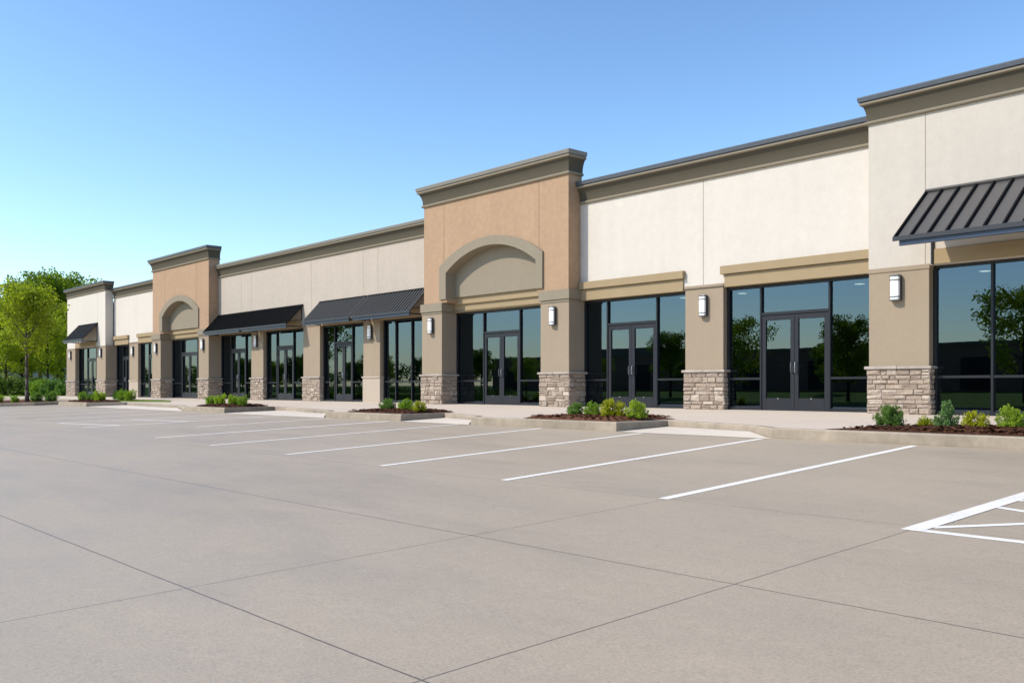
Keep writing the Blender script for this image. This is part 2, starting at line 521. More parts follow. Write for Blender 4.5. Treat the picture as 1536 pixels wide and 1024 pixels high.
# painted lines
mb = MB()
def stripe(p, q, w):
    (x0, y0), (x1, y1) = p, q
    dx, dy = x1 - x0, y1 - y0; l = math.hypot(dx, dy); nx, ny = -dy / l * w / 2, dx / l * w / 2
    mb.add([(x, y, lot_z(y) + 0.0028) for x, y in ((x0 - nx, y0 - ny), (x1 - nx, y1 - ny), (x1 + nx, y1 + ny), (x0 + nx, y0 + ny))], [(0, 1, 2, 3)])
W = 0.115
for p, q in (((-5.66, -14.02), (-6.10, -7.62)), ((-8.03, -13.98), (-8.66, -7.64)), ((-10.62, -13.92), (-11.22, -7.66)),
             ((-13.40, -13.85), (-13.95, -7.64)), ((-16.40, -13.78), (-16.75, -7.64)), ((-19.5, -13.6), (-19.5, -7.66)),
             ((-22.5, -11.4), (-22.3, -7.64)), ((-25.4, -13.2), (-25.2, -7.64)), ((-28.7, -12.9), (-28.2, -7.64)),
             ((-32.0, -12.6), (-31.3, -7.64)), ((-35.6, -12.6), (-34.8, -7.64)), ((-39.2, -12.6), (-38.4, -7.64)), ((-42.8, -12.6), (-42.0, -7.64))):
    stripe(p, q, W if p[0] > -17 else 0.15)
stripe((-28.7, -12.85), (-25.45, -12.25), 0.12)
stripe((-28.3, -10.9), (-25.4, -10.4), 0.12)
stripe((-28.3, -11.9), (-25.45, -9.3), 0.10)
stripe((-28.1, -10.3), (-25.35, -8.2), 0.10)
# hatched aisle at the right
def hz(dy=0): return 0
stripe((-3.17, -14.17), (-3.17, -7.64), 0.16)
stripe((-3.25, -14.12), (-0.9, -14.12), 0.10)
stripe((-1.0, -14.17), (-1.0, -7.64), 0.16)
for k in range(5):
    y = -13.95 + 1.75 * k
    if y + 1.1 < -7.7:
        stripe((-3.10, y), (-2.1, y + 1.28), 0.085)
        stripe((-3.10, y + 1.28), (-2.1, y + 0.9), 0.085)
        stripe((-2.1, y + 0.9), (-1.07, y + 0.5), 0.085)
tag(mb.build('parking_markings', M['paint']), kind='structure')
# keep overlapping paint strips from sharing one plane
me = bpy.data.objects['parking_markings'].data
for p in me.polygons:
    for vi in p.vertices: me.vertices[vi].co.z += 0.0002 * (p.index % 9)

# ------------------------------------------------------------------ the building
BX = (-36.0, 0.0, 0.0)
bld = empty('retail_building', BX)
tag(bld, 'long single storey shopping row of cream, tan and taupe stucco with stone pier bases', 'building')
def part(mb, name, mat, parent=None, **kw):
    return mb.build(name, mat, parent or bld, off=BX, **kw)

def upper_wall(x0, x1, y0, y1, z0, z1, mat, joints=()):
    mb = MB(); mb.box(x0, x1, y0, y1, z0, z1)
    w = part(mb, 'wall', mat)
    if joints:
        for j in joints:
            mb = MB(); mb.box(j - 0.010, j + 0.010, y0 - 0.003, y0 + 0.02, z0 + 0.004, z1 - 0.3)
            part(mb, 'control_joint', M['joint'], w)
    return w

def cornice(path, z0, h, proj, wall, cop):
    s = h / 0.72
    p = proj
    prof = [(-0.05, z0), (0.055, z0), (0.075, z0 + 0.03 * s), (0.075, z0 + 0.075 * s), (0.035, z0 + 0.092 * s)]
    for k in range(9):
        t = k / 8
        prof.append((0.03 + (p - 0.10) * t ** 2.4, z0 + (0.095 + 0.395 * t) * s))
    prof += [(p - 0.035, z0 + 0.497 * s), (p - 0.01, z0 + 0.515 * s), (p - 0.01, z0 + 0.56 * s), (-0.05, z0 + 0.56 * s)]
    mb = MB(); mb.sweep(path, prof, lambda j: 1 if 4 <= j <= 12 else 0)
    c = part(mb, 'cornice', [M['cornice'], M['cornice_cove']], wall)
    mb = MB()
    mb.sweep(path, [(-0.30, z0 + 0.562 * s), (p - 0.03, z0 + 0.562 * s), (p - 0.03, z0 + 0.585 * s), (p + 0.012, z0 + 0.59 * s),
                    (p + 0.03, z0 + 0.70 * s), (p + 0.015, z0 + 0.72 * s), (-0.30, z0 + 0.735 * s)])
    part(mb, 'coping', cop, wall, bevel=0.006)
    return c

def stone_block(mb, o, u, n, a0, a1, z0, z1, dep, m=0):
    """one rough block on a face: o origin, u along, n outward"""
    j = lambda s: random.uniform(-s, s)
    ch = min(0.026, (z1 - z0) * 0.26)
    P = lambda a, d, z: (o[0] + u[0] * a + n[0] * d, o[1] + u[1] * a + n[1] * d, z)
    vs = [P(a0, -0.02, z0), P(a1, -0.02, z0), P(a1, -0.02, z1), P(a0, -0.02, z1)]
    vs += [P(a + j(.007), dep * 0.55, z + j(.007)) for a, z in ((a0, z0), (a1, z0), (a1, z1), (a0, z1))]
    vs += [P(a + j(.014), dep + j(.014), z + j(.012)) for a, z in ((a0 + ch, z0 + ch), (a1 - ch, z0 + ch), (a1 - ch, z1 - ch), (a0 + ch, z1 - ch))]
    fs = []
    for i in range(4):
        k = (i + 1) % 4
        fs.append((i, k, k + 4, i + 4)); fs.append((i + 4, k + 4, k + 8, i + 8))
    fs.append((8, 9, 10, 11)); fs.append((3, 2, 1, 0))
    mb.add(vs, fs, m)

def pier(x0, x1, y0, y1, ztop, base='stone', cap='line', mat=None):
    mat = mat or M['taupe']
    mb = MB(); mb.box(x0, x1, y0, y1, 1.06, ztop)
    p = part(mb, 'pier', mat, bevel=0.012)
    if base == 'stone':
        mb = MB()
        mb.box(x0 - 0.01, x1 + 0.01, y0 - 0.01, y1, -0.05, 1.05, 1)
        faces = [((x0 - 0.035, y0 - 0.012), (1, 0), (0, -1), x1 - x0 + 0.07), ((x1 + 0.012, y0 - 0.03), (0, 1), (1, 0), y1 - y0 + 0.02),
                 ((x0 - 0.012, y0 - 0.03), (0, 1), (-1, 0), y1 - y0 + 0.02)]
        zs = [0.0]
        while zs[-1] < 0.93:
            zs.append(zs[-1] + random.uniform(0.085, 0.17))
        zs = [z * 1.045 / zs[-1] for z in zs]
        for o, u, n, L in faces:
            for r in range(len(zs) - 1):
                a = 0.0
                while a < L - 1e-4:
                    w = random.uniform(0.13, 0.42)
                    if L - a - w < 0.13: w = L - a
                    g = 0.007
                    if zs[r + 1] - zs[r] > 0.125 and random.random() < 0.4:
                        zm = zs[r] + (zs[r + 1] - zs[r]) * random.uniform(0.4, 0.6)
                        stone_block(mb, o, u, n, a + g, a + w - g, zs[r] + g, zm - g * 0.7, random.uniform(0.012, 0.045))
                        stone_block(mb, o, u, n, a + g, a + w - g, zm + g * 0.7, zs[r + 1] - g, random.uniform(0.012, 0.045))
                    else:
                        stone_block(mb, o, u, n, a + g, a + w - g, zs[r] + g, zs[r + 1] - g, random.uniform(0.012, 0.05))
                    a += w
        part(mb, 'stone_base', [M['stone'], M['mortar']], p)
        mb = MB()
        # rough ledge stones on top of the base
        k = max(2, int((x1 - x0) / 0.55))
        for i in range(k):
            a = x0 - 0.085 + (x1 - x0 + 0.17) * i / k; b = x0 - 0.085 + (x1 - x0 + 0.17) * (i + 1) / k
            mb.box(a + 0.003, b - 0.003, y0 - 0.085 + random.uniform(-.008, .008), y1 - 0.06, 1.048, 1.115 + random.uniform(-.006, .008))
        part(mb, 'ledge', M['ledge'], p, bevel=0.014)
    else:
        mb = MB(); mb.box(x0 - 0.02, x1 + 0.02, y0 - 0.02, y1, -0.05, 1.02)
        part(mb, 'plinth', M['plinth'], p, bevel=0.012)
        mb = MB(); mb.box(x0 - 0.055, x1 + 0.055, y0 - 0.055, y1 - 0.05, 1.015, 1.085)
        part(mb, 'ledge', M['plinth'], p, bevel=0.012)
    if cap == 'line':
        mb = MB(); mb.box(x0 - 0.018, x1 + 0.018, y0 - 0.02, y1 - 0.1, ztop - 0.10, ztop + 0.006)
        part(mb, 'capital', mat, p, bevel=0.008)
    elif cap == 'band':
        mb = MB(); mb.box(x0 - 0.05, x1 + 0.05, y0 - 0.05, y1 - 0.08, ztop - 0.30, ztop + 0.006)
        mb.box(x0 - 0.025, x1 + 0.025, y0 - 0.025, y1 - 0.07, ztop - 0.385, ztop - 0.335)
        part(mb, 'capital', M['taupe_grey'], p, bevel=0.008)
    return p

def lintel(x0, x1, y0, soffit_y, full=True, ext=0.05):
    mb = MB()
    mb.box(x0, x1, y0 - 0.05, soffit_y, 3.405, 3.745)
    if full:
        mb.box(x0 - ext, x1 + ext, y0 - 0.13, y0 + 0.1, 3.76, 3.985)
        mb.box(x0 + 0.01, x1 - 0.01, y0 - 0.03, y0 + 0.1, 3.73, 3.77)
    return part(mb, 'lintel', M['lintel'], bevel=0.008)

HEAD = 3.40
def storefront(x0, x1, yg, mull, door=None, rail=0.86, sub=()):
    """aluminium frame with panes; mull: x of mullions; door: index of the bay between mullions that holds a pair of doors"""
    mb = MB()
    ya, yb = yg - 0.065, yg + 0.06
    fw = 0.055
    mb.box(x0, x0 + 0.07, ya, yb, 0.0, HEAD)
    mb.box(x1 - 0.07, x1, ya, yb, 0.0, HEAD)
    mb.box(x0 + 0.07, x1 - 0.07, ya + 0.003, yb, HEAD - 0.075, HEAD)
    xs = [x0 + 0.07] + list(mull) + [x1 - 0.07]
    for x in mull: mb.box(x - fw / 2, x + fw / 2, ya - 0.004, yb, 0.0, HEAD - 0.075)
    cells = []
    for i in range(len(xs) - 1):
        a = xs[i] + (fw / 2 if i else 0); b = xs[i + 1] - (fw / 2 if i < len(xs) - 2 else 0)
        cells.append((a, b))
        if i == door:
            mb.box(a, b, ya + 0.002, yb, 2.56, 2.64)
        else:
            mb.box(a, b, ya + 0.002, yb, 0.0, 0.09)
            mb.box(a, b, ya + 0.001, yb, rail - 0.03, rail + 0.03)
    win = part(mb, 'window', M['frame'], bevel=0.005, seg=1)
    for i, (a, b) in enumerate(cells):
        if i == door:
            g = MB(); g.box(a - 0.01, b + 0.01, yg, yg + 0.012, 2.63, HEAD - 0.07)
            part(g, 'glass_pane', M['glass'], win)
        else:
            for z0, z1 in ((0.08, rail - 0.02), (rail + 0.02, HEAD - 0.07)):
                g = MB(); g.box(a - 0.01, b + 0.01, yg, yg + 0.012, z0, z1)
                part(g, 'glass_pane', M['glass'], win)
    if door is not None:
        a, b = cells[door]
        mid = (a + b) / 2
        g = 0.006
        for side, (p, q) in enumerate(((a + g, mid - g / 2), (mid + g / 2, b - g))):
            st = min(0.115, (q - p) * 0.16)
            mb = MB()
            d0, d1 = yg - 0.045, yg + 0.02
            mb.box(p, p + st, d0, d1, 0.012, 2.55); mb.box(q - st, q, d0, d1, 0.012, 2.55)
            mb.box(p + st, q - st, d0, d1, 2.42, 2.55)
            mb.box(p + st, q - st, d0, d1, 0.012, 0.335)
            dr = part(mb, 'door', M['door'], bevel=0.004, seg=1)
            gl = MB(); gl.box(p + st - 0.008, q - st + 0.008, yg - 0.012, yg, 0.33, 2.425)
            part(gl, 'glass_pane', M['glass'], dr)
            hx = (q - st * 0.5) if side == 0 else (p + st * 0.5)
            hb = MB()
            pts = [(hx, d0, 1.29), (hx, d0 - 0.075, 1.27), (hx, d0 - 0.085, 1.15), (hx, d0 - 0.075, 1.03), (hx, d0, 1.01)]
            for u, w in zip(pts[:-1], pts[1:]): hb.tube(u, w, 0.014, n=8)
            part(hb, 'pull_handle', M['steel'] if side else M['lamp_metal'], dr)
            pb = MB(); pb.box(p + st * 0.7, q - st * 0.7, yg + 0.03, yg + 0.075, 1.18, 1.225)
            part(pb, 'push_bar', M['steel'], dr)
            kb = MB(); kb.box((p + q) / 2 - 0.02, (p + q) / 2 + 0.02, d0 - 0.012, d0 + 0.01, 0.315, 0.34)
            part(kb, 'door_stop', M['steel'], dr)
    return win

def arc_pts(xa, xb, zs, zt, n=22):
    hw = (xb - xa) / 2; r = zt - zs
    rad = (hw * hw + r * r) / (2 * r); cz = zt - rad; cx = (xa + xb) / 2
    a0 = math.asin(hw / rad)
    return [(cx - rad * math.sin(a0 - 2 * a0 * k / n), cz + rad * math.cos(a0 - 2 * a0 * k / n)) for k in range(n + 1)]

def arch_tower(x0, x1, pl, pr, ao, ai, zt_o, zs_o, zt_i, zs_i, wall_top, top_h, win, mull, joints, cop):
    yf, yb = 0.0, 0.62
    # tan wall with the arched opening
    inner = arc_pts(ai[0], ai[1], zs_i, zt_i)
    zb = 3.755
    mb = MB()
    poly = [(x0, zb), (ai[0], zb)] + inner + [(ai[1], zb), (x1, zb), (x1, wall_top + 0.5), (x0, wall_top + 0.5)]
    mb.prism(poly, yf, yb)
    w = part(mb, 'wall', M['tan'], bevel=0.012)
    w['label'] = 'tan stucco entrance tower wall with arched opening'
    for j in joints:
        r = [z for x, z in arc_pts(ao[0], ao[1], zs_o, zt_o, 60) if abs(x - j) < 0.06]
        z0 = (max(r) + 0.02) if r else zb + 0.02
        mb = MB(); mb.box(j - 0.010, j + 0.010, yf - 0.003, yf + 0.02, z0, wall_top - 0.01)
        part(mb, 'control_joint', M['joint_tan'], w)
    # grey trim ring with short legs
    outer = arc_pts(ao[0], ao[1], zs_o, zt_o)
    inn = arc_pts(ai[0] + 0.012, ai[1] - 0.012, zs_i - 0.005, zt_i - 0.012)
    mb = MB()
    zl = 3.87
    A = [(ao[0], zl)] + outer + [(ao[1], zl)]
    B = [(ai[0] + 0.012, zl)] + inn + [(ai[1] - 0.012, zl)]
    n = len(A)
    vs = [(x, -0.065, z) for x, z in A] + [(x, -0.065, z) for x, z in B] + [(x, 0.09, z) for x, z in A] + [(x, 0.385, z) for x, z in B]
    fs = []
    for i in range(n - 1):
        fs += [(i, i + 1, n + i + 1, n + i), (i, 2 * n + i, 2 * n + i + 1, i + 1), (n + i, n + i + 1, 3 * n + i + 1, 3 * n + i), (2 * n + i, 3 * n + i, 3 * n + i + 1, 2 * n + i + 1)]
    fs += [(0, n, 3 * n, 2 * n), (n - 1, 3 * n - 1, 4 * n - 1, 2 * n - 1)]
    mb.add(vs, fs)
    part(mb, 'arch_trim', M['taupe_grey'], w, bevel=0.008)
    # recessed panel inside the arch
    mb = MB()
    pi = arc_pts(ai[0] - 0.05, ai[1] + 0.05, zs_i + 0.05, zt_i + 0.05)
    mb.prism([(ai[0] - 0.05, 3.95)] + [(ai[1] + 0.05, 3.95)] + pi[::-1], 0.38, 0.54)
    part(mb, 'arch_panel', M['taupe_grey'], w)
    # lintel under the panel
    mb = MB()
    mb.box(pl[1] - 0.02, pr[0] + 0.02, 0.47, 0.80, 3.70, 3.948)
    mb.box(pl[1] - 0.01, pr[0] + 0.01, 0.55, 0.82, 3.405, 3.72)
    part(mb, 'lintel', M['lintel'], bevel=0.008)
    pier(pl[0], pl[1], -0.005, 0.98, 3.75, 'stone', 'band')
    pier(pr[0], pr[1], -0.005, 0.98, 3.75, 'stone', 'band')
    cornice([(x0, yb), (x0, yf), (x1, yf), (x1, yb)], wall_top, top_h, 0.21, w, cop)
    storefront(win[0], win[1], 0.75, mull, door=1)
    return w

# S1: pale end block, far left
upper_wall(-71.2, -63.26, 0.0, 0.5, 3.39, 7.45, M['cream_left'], (-64.8,))
w1 = [c for c in bld.children if c.name.startswith('wall')][-1]
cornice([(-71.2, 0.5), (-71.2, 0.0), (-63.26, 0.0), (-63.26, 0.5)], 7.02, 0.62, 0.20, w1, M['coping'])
pier(-71.35, -69.41, -0.005, 0.5, 3.39)
pier(-64.94, -63.2, -0.005, 0.98, 3.39)
lintel(-69.36, -64.98, 0.02, 0.45, False)
storefront(-69.38, -64.96, 0.30, (-67.6, -65.75), door=1)
# S2: cream wall
upper_wall(-63.27, -55.1, 0.55, 0.9, 3.42, 7.0, M['cream'])
w2 = [c for c in bld.children if c.name.startswith('wall')][-1]
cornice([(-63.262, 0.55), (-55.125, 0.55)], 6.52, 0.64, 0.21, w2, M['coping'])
pier(-60.44, -58.94, 0.545, 0.98, 3.50, 'plinth')
lintel(-63.15, -60.52, 0.55, 0.80)
lintel(-58.86, -55.2, 0.55, 0.80)
storefront(-63.2, -60.46, 0.77, (-62.05, -60.98), door=1)
storefront(-58.92, -55.2, 0.77, (-57.6, -55.95), door=1)
# S3: tan arch tower, small
arch_tower(-55.12, -47.35, (-55.2, -53.9), (-48.62, -47.35), (-53.98, -48.55), (-53.55, -48.98), 5.82, 4.93, 5.50, 4.72,
           7.45, 0.72, (-53.9, -48.62), (-52.6, -50.35), (-53.9 + 0.6, -48.62 - 0.3), M['coping'])
# S4: long greige wall with awnings
upper_wall(-47.4, -28.26, 0.55, 0.9, 3.42, 7.0, M['cream_mid'], (-44.66, -43.5, -37.6, -33.3, -32.2))
w4 = [c for c in bld.children if c.name.startswith('wall')][-1]
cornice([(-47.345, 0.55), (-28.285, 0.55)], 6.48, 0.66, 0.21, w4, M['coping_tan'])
for a, b in ((-47.35, -43.6), (-42.2, -38.4), (-36.8, -33.35), (-32.0, -28.4)): lintel(a, b, 0.55, 0.80, False)
pier(-43.55, -42.26, 0.545, 0.98, 3.50)
pier(-38.33, -36.84, 0.545, 0.98, 3.50)
pier(-33.29, -32.04, 0.545, 0.98, 3.50, 'plinth')
storefront(-47.38, -43.57, 0.77, (-46.2, -44.5), door=1)
storefront(-42.24, -38.35, 0.77, (-41.2, -39.55), door=1)
storefront(-36.82, -33.31, 0.77, (-35.85, -34.4), door=1)
storefront(-32.02, -28.42, 0.77, (-31.15, -30.05))
# S5: tan arch tower, large
arch_tower(-28.28, -20.62, (-28.4, -27.17), (-21.9, -20.6), (-27.27, -21.76), (-26.88, -22.07), 5.90, 5.08, 5.60, 4.83,
           7.42, 0.74, (-27.17, -21.9), (-25.6, -23.66), (-27.05, -21.98), M['coping_tan'])
# S6: cream wall
upper_wall(-20.63, -10.6, 0.55, 0.9, 3.42, 7.0, M['cream'], (-15.82,))
w6 = [c for c in bld.children if c.name.startswith('wall')][-1]
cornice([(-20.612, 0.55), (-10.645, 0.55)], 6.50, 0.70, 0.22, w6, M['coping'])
lintel(-20.55, -16.5, 0.55, 0.80)
lintel(-15.08, -10.65, 0.55, 0.80, True, 0.09)
pier(-16.45, -15.14, 0.545, 0.98, 3.52)
storefront(-20.6, -16.47, 0.77, (-19.61, -17.63), door=1)
storefront(-15.13, -10.62, 0.77, (-14.05, -12.04), door=1)
# S7: ivory end block, right
upper_wall(-10.64, 3.0, 0.0, 0.5, 3.39, 7.3, M['cream_right'], (-9.29, -4.2))
w7 = [c for c in bld.children if c.name.startswith('wall')][-1]
cornice([(-10.64, 0.5), (-10.64, 0.0), (3.0, 0.0), (3.0, 0.5)], 6.86, 0.66, 0.17, w7, M['coping'])
pier(-10.63, -9.2, -0.005, 0.98, 3.42)
pier(1.4, 2.95, -0.005, 0.98, 3.42)
lintel(-9.15, 1.35, 0.02, 0.46, False)
storefront(-9.19, 1.39, 0.25, (-7.92, -6.6, -5.28, -3.96, -2.64, -1.32, 0.0))

# shell: roof, rear and end walls, inside
mb = MB()
mb.box(-71.1, 2.9, 0.92, 18.0, 6.2, 6.35)
part(mb, 'roof', M['roof'])
mb = MB()
mb.box(-71.15, -70.85, 0.52, 18.0, -0.05, 7.0); mb.box(2.6, 2.95, 0.99, 18.0, -0.05, 7.0); mb.box(-70.84, 2.59, 17.7, 18.0, -0.05, 7.0)
mb.box(-71.15, -71.0, 0.0, 0.52, -0.05, 3.38)
part(mb, 'rear_wall', M['cream_left'])
mb = MB()
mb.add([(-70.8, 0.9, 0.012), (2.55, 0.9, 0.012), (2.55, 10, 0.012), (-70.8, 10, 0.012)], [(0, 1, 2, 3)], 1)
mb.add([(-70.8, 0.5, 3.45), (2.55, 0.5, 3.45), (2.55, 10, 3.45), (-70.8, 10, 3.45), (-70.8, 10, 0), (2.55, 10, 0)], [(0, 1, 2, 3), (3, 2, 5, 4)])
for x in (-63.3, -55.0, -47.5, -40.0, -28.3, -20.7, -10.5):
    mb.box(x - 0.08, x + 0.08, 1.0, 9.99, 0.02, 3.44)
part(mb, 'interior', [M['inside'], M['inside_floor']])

# ceiling lights seen through the glass
def downlight(x, y, label):
    t = empty('ceiling_light', (x, y, 3.435))
    tag(t, label, 'ceiling light', 'recessed lights inside the shops')
    a = MB(); a.tube((0, 0, 0.0), (0, 0, 0.012), 0.16, 0.17, 20); a.build('trim_ring', M['lamp_white'], t)
    b = MB(); b.tube((0, 0, -0.006), (0, 0, -0.001), 0.13, 0.13, 20); b.build('lens', M['downlight'], t)
for x, y, l in ((-17.9, 2.4, 'round ceiling light behind the shop window just left of the middle pier'),
                (-15.9, 2.6, 'round ceiling light behind the left pane beside the middle pier'),
                (-12.3, 2.8, 'round ceiling light behind the pane left of the right stone pier'),
                (-8.9, 2.4, 'round ceiling light behind the glass under the grey ribbed awning'),
                (-24.3, 2.2, 'round ceiling light behind the right pane of the large arched entrance'),
                (-32.2, 2.4, 'round ceiling light behind the glass beside the large arched entrance')):
    downlight(x, y, l)

# ------------------------------------------------------------------ wall lamps
lampp = empty('wall_lamp', (0, 0, 2.93))
def half_round(mb, w, d, z0, z1, y0=0.0, n=10):
    poly = [(w / 2 * math.cos(math.pi + math.pi * k / n), y0 + d * math.sin(math.pi + math.pi * k / n)) for k in range(n + 1)]
    mb.slab(poly, z0, z1)
a = MB(); a.box(-0.122, 0.122, -0.03, 0.0, -0.285, 0.285); a.build('back_plate', M['lamp_dark'], lampp, bevel=0.006)
a = MB()
poly = [(-0.115, -0.02), (-0.115, -0.10), (-0.085, -0.135), (0.0, -0.152), (0.085, -0.135), (0.115, -0.10), (0.115, -0.02)]
a.slab(poly, -0.27, 0.27); a.build('diffuser', M['lamp_white'], lampp, bevel=0.01)
for z in (0.185, -0.205):
    a = MB(); a.slab([(x * 1.07, y * 1.07 - 0.001) for x, y in poly], z - 0.012, z + 0.012); a.build('band', M['lamp_metal'], lampp)
for z in (0.285, -0.285):
    a = MB(); a.slab([(x * 1.09, y * 1.09 - 0.001) for x, y in poly], z - 0.016, z + 0.016); a.build('end_cap', M['lamp_metal'], lampp, bevel=0.004)
a = MB(); a.box(0.114, 0.130, -0.105, -0.028, -0.27, 0.27); a.build('side_rail', M['lamp_dark'], lampp)
a = MB(); a.box(-0.130, -0.114, -0.060, -0.028, -0.27, 0.27); a.build('side_rail', M['lamp_dark'], lampp)
spots = [(-9.95, -0.005, 'white half round wall lamp on the wide pier nearest the right edge'),
         (-15.78, 0.545, 'white wall lamp on the stone footed pier between the two cream wall shopfronts'),
         (-21.28, -0.005, 'white wall lamp on the right pier of the large tan arch'),
         (-27.78, -0.005, 'white wall lamp on the left pier of the large tan arch'),
         (-32.7, 0.545, 'small wall lamp in awning shade on the plain based pier left of the large arch'),
         (-42.95, 0.545, 'small wall lamp on the pier under the gap of the left awning pair'),
         (-48.0, -0.005, 'small wall lamp on the right pier of the far tan arch'),
         (-54.5, -0.005, 'small wall lamp on the left pier of the far tan arch'),
         (-59.75, 0.545, 'small wall lamp on the narrow plain pier left of the far arch'),
         (-64.0, -0.005, 'small wall lamp on the right pier of the end block with one awning'),
         (-70.35, -0.005, 'small wall lamp on the leftmost corner pier by the trees')]
for i, (x, y, l) in enumerate(spots):
    o = lampp if i == 0 else copy_tree(lampp)
    o.location = (x, y, 2.93)
    tag(o, l, 'wall lamp', 'white wall lamps on the piers')

# ------------------------------------------------------------------ awnings
def awning(x0, x1, yw, zt, yf, zl, seam, mat, label, group=None, edge=None, seam_w=0.022, seam_h=0.035, skew=0.0, brackets=(0.12, -0.12), arms=True, rib=None):
    t = empty('awning', ((x0 + x1) / 2, yw, zl))
    tag(t, label, 'awning', group)
    off = ((x0 + x1) / 2, yw, zl)
    d = Vector((0, yf - yw, zl - zt)); L = d.length; d.normalize()
    nrm = Vector((0, d.z, -d.y))
    if nrm.z < 0: nrm = -nrm
    def P(x, s, h): 
        q = Vector((x, yw, zt)) + d * s + nrm * h
        return (q.x, q.y, q.z)
    def bar(mb, xa, xb, s0, s1, h0, h1):
        vs = [P(xa, s0, h0), P(xb, s0, h0), P(xb, s1, h0), P(xa, s1, h0), P(xa, s0, h1), P(xb, s0, h1), P(xb, s1, h1), P(xa, s1, h1)]
        mb.add(vs, [(0, 3, 2, 1), (4, 5, 6, 7), (0, 1, 5, 4), (1, 2, 6, 5), (2, 3, 7, 6), (3, 0, 4, 7)])
    mb = MB()
    bar(mb, x0, x1, 0.0, L, -0.02, 0.0)
    n = max(2, round((x1 - x0) / seam))
    for k in range(n + 1):
        x = x0 + (x1 - x0) * k / n
        x = min(max(x, x0 + seam_w / 2), x1 - seam_w / 2)
        bar(mb, x - seam_w / 2, x + seam_w / 2, 0.03, L - 0.02, -0.004, seam_h)
        nb = len(mb.f); mb.m[-6:] = [1] * 6
    mb.build('roof_panel', [mat, rib or mat], t, off=off)
    mb = MB(); bar(mb, x0 - 0.01, x1 + 0.01, -0.015, 0.07, 0.002, seam_h + 0.008); mb.build('top_flashing', mat, t, off=off)
    mb = MB(); mb.box(x0 - 0.02, x1 + 0.02, yf - 0.015, yf + 0.015, zl - 0.05, zl + 0.045); mb.build('drip_edge', M['bracket'], t, off=off)
    mb = MB(); mb.box(x0 + 0.10, x1 - 0.06, yf + 0.04, yf + 0.10, zl - 0.155, zl - 0.02); mb.build('front_beam', edge or M['awn_edge'], t, off=off, bevel=0.006)
    for b in brackets:
        x = x0 + b if b > 0 else x1 + b
        mb = MB()
        if arms: mb.box(x - 0.025, x + 0.025, yf + 0.07, yw + 0.0, zl - 0.10, zl - 0.05)
        mb.tube((x, yw - 0.03, zl - (0.13 if arms else 0.42)), (x, yw - 0.03, zt - 0.05), 0.025 if arms else 0.035, n=8)
        p0 = Vector(P(x, L - 0.12, -0.045)); p1 = Vector(P(x, 0.05, -0.045))
        if arms: mb.tube(p0, p1, 0.022, n=6)
        mb.build('bracket', M['bracket'], t, off=off)
    return t
awning(-9.26, 2.6, 0.0, 5.06, -1.62, 3.82, 0.37, M['awn_grey'], 'large charcoal standing seam metal awning at the right edge of the photo', seam_w=0.04, seam_h=0.055, rib=M['awn_black'], brackets=(0.14, 5.0, -0.14), arms=False)
G4 = 'black ribbed awnings on the greige wall'
awning(-47.3, -43.06, 0.55, 4.45, -0.35, 3.52, 0.20, M['awn_black'], 'smooth black metal awning next to the far tan arch tower', G4)
awning(-42.98, -38.33, 0.55, 4.45, -0.35, 3.52, 0.20, M['awn_black'], 'black metal awning with open right end, second from the far tan arch', G4)
awning(-36.84, -33.0, 0.55, 4.47, -0.35, 3.53, 0.205, M['awn_black'], 'finely ribbed black awning over the door left of the plain based pier', G4, seam_w=0.07, seam_h=0.03, rib=M['awn_rib'])
awning(-32.88, -28.75, 0.55, 4.47, -0.35, 3.53, 0.205, M['awn_black'], 'finely ribbed black awning touching the large tan arch tower', G4, seam_w=0.07, seam_h=0.03, rib=M['awn_rib'])
awning(-68.7, -64.68, 0.0, 4.96, -1.05, 3.82, 0.5, M['awn_black'], 'single smooth black awning on the leftmost pale end block', seam_h=0.012)

# ------------------------------------------------------------------ foliage
rng = np.random.default_rng(5)
def leaf_cloud(centres, radii, counts, size, aspect=1.6, upbias=0.3, droop=0.0, flat=1.0):
    V = []; 
    for c, r, n in zip(centres, radii, counts):
        p = rng.normal(size=(n, 3)); p /= np.linalg.norm(p, axis=1)[:, None]
        rad = rng.random(n) ** 0.45
        p = p * rad[:, None] * np.array(r if hasattr(r, '__len__') else (r, r, r * flat)) + np.array(c)
        nrm = rng.normal(size=(n, 3)); nrm[:, 2] += upbias
        nrm /= np.linalg.norm(nrm, axis=1)[:, None]
        ref = rng.normal(size=(n, 3))
        u = np.cross(nrm, ref); u /= np.linalg.norm(u, axis=1)[:, None]
        w = np.cross(nrm, u)
        s = size * rng.uniform(0.6, 1.35, n)[:, None]
        a = p - u * s * 0.5; b = p + w * s * 0.5 / aspect + nrm * s * 0.06; d = p + u * s * 0.5; e = p - w * s * 0.5 / aspect + nrm * s * 0.06
        V.append(np.stack([a, b, d, e], 1).reshape(-1, 3))
    return np.concatenate(V)

def leaf_mesh(name, V, mat):
    me = bpy.data.meshes.new(name)
    n = len(V) // 4
    me.vertices.add(len(V)); me.vertices.foreach_set('co', V.astype(np.float32).ravel())
    me.loops.add(n * 4); me.loops.foreach_set('vertex_index', np.arange(n * 4, dtype=np.int32))
    me.polygons.add(n); me.polygons.foreach_set('loop_start', np.arange(0, n * 4, 4, dtype=np.int32))
    me.polygons.foreach_set('loop_total', np.full(n, 4, dtype=np.int32))
    me.materials.append(mat); me.update(calc_edges=True)
    return me

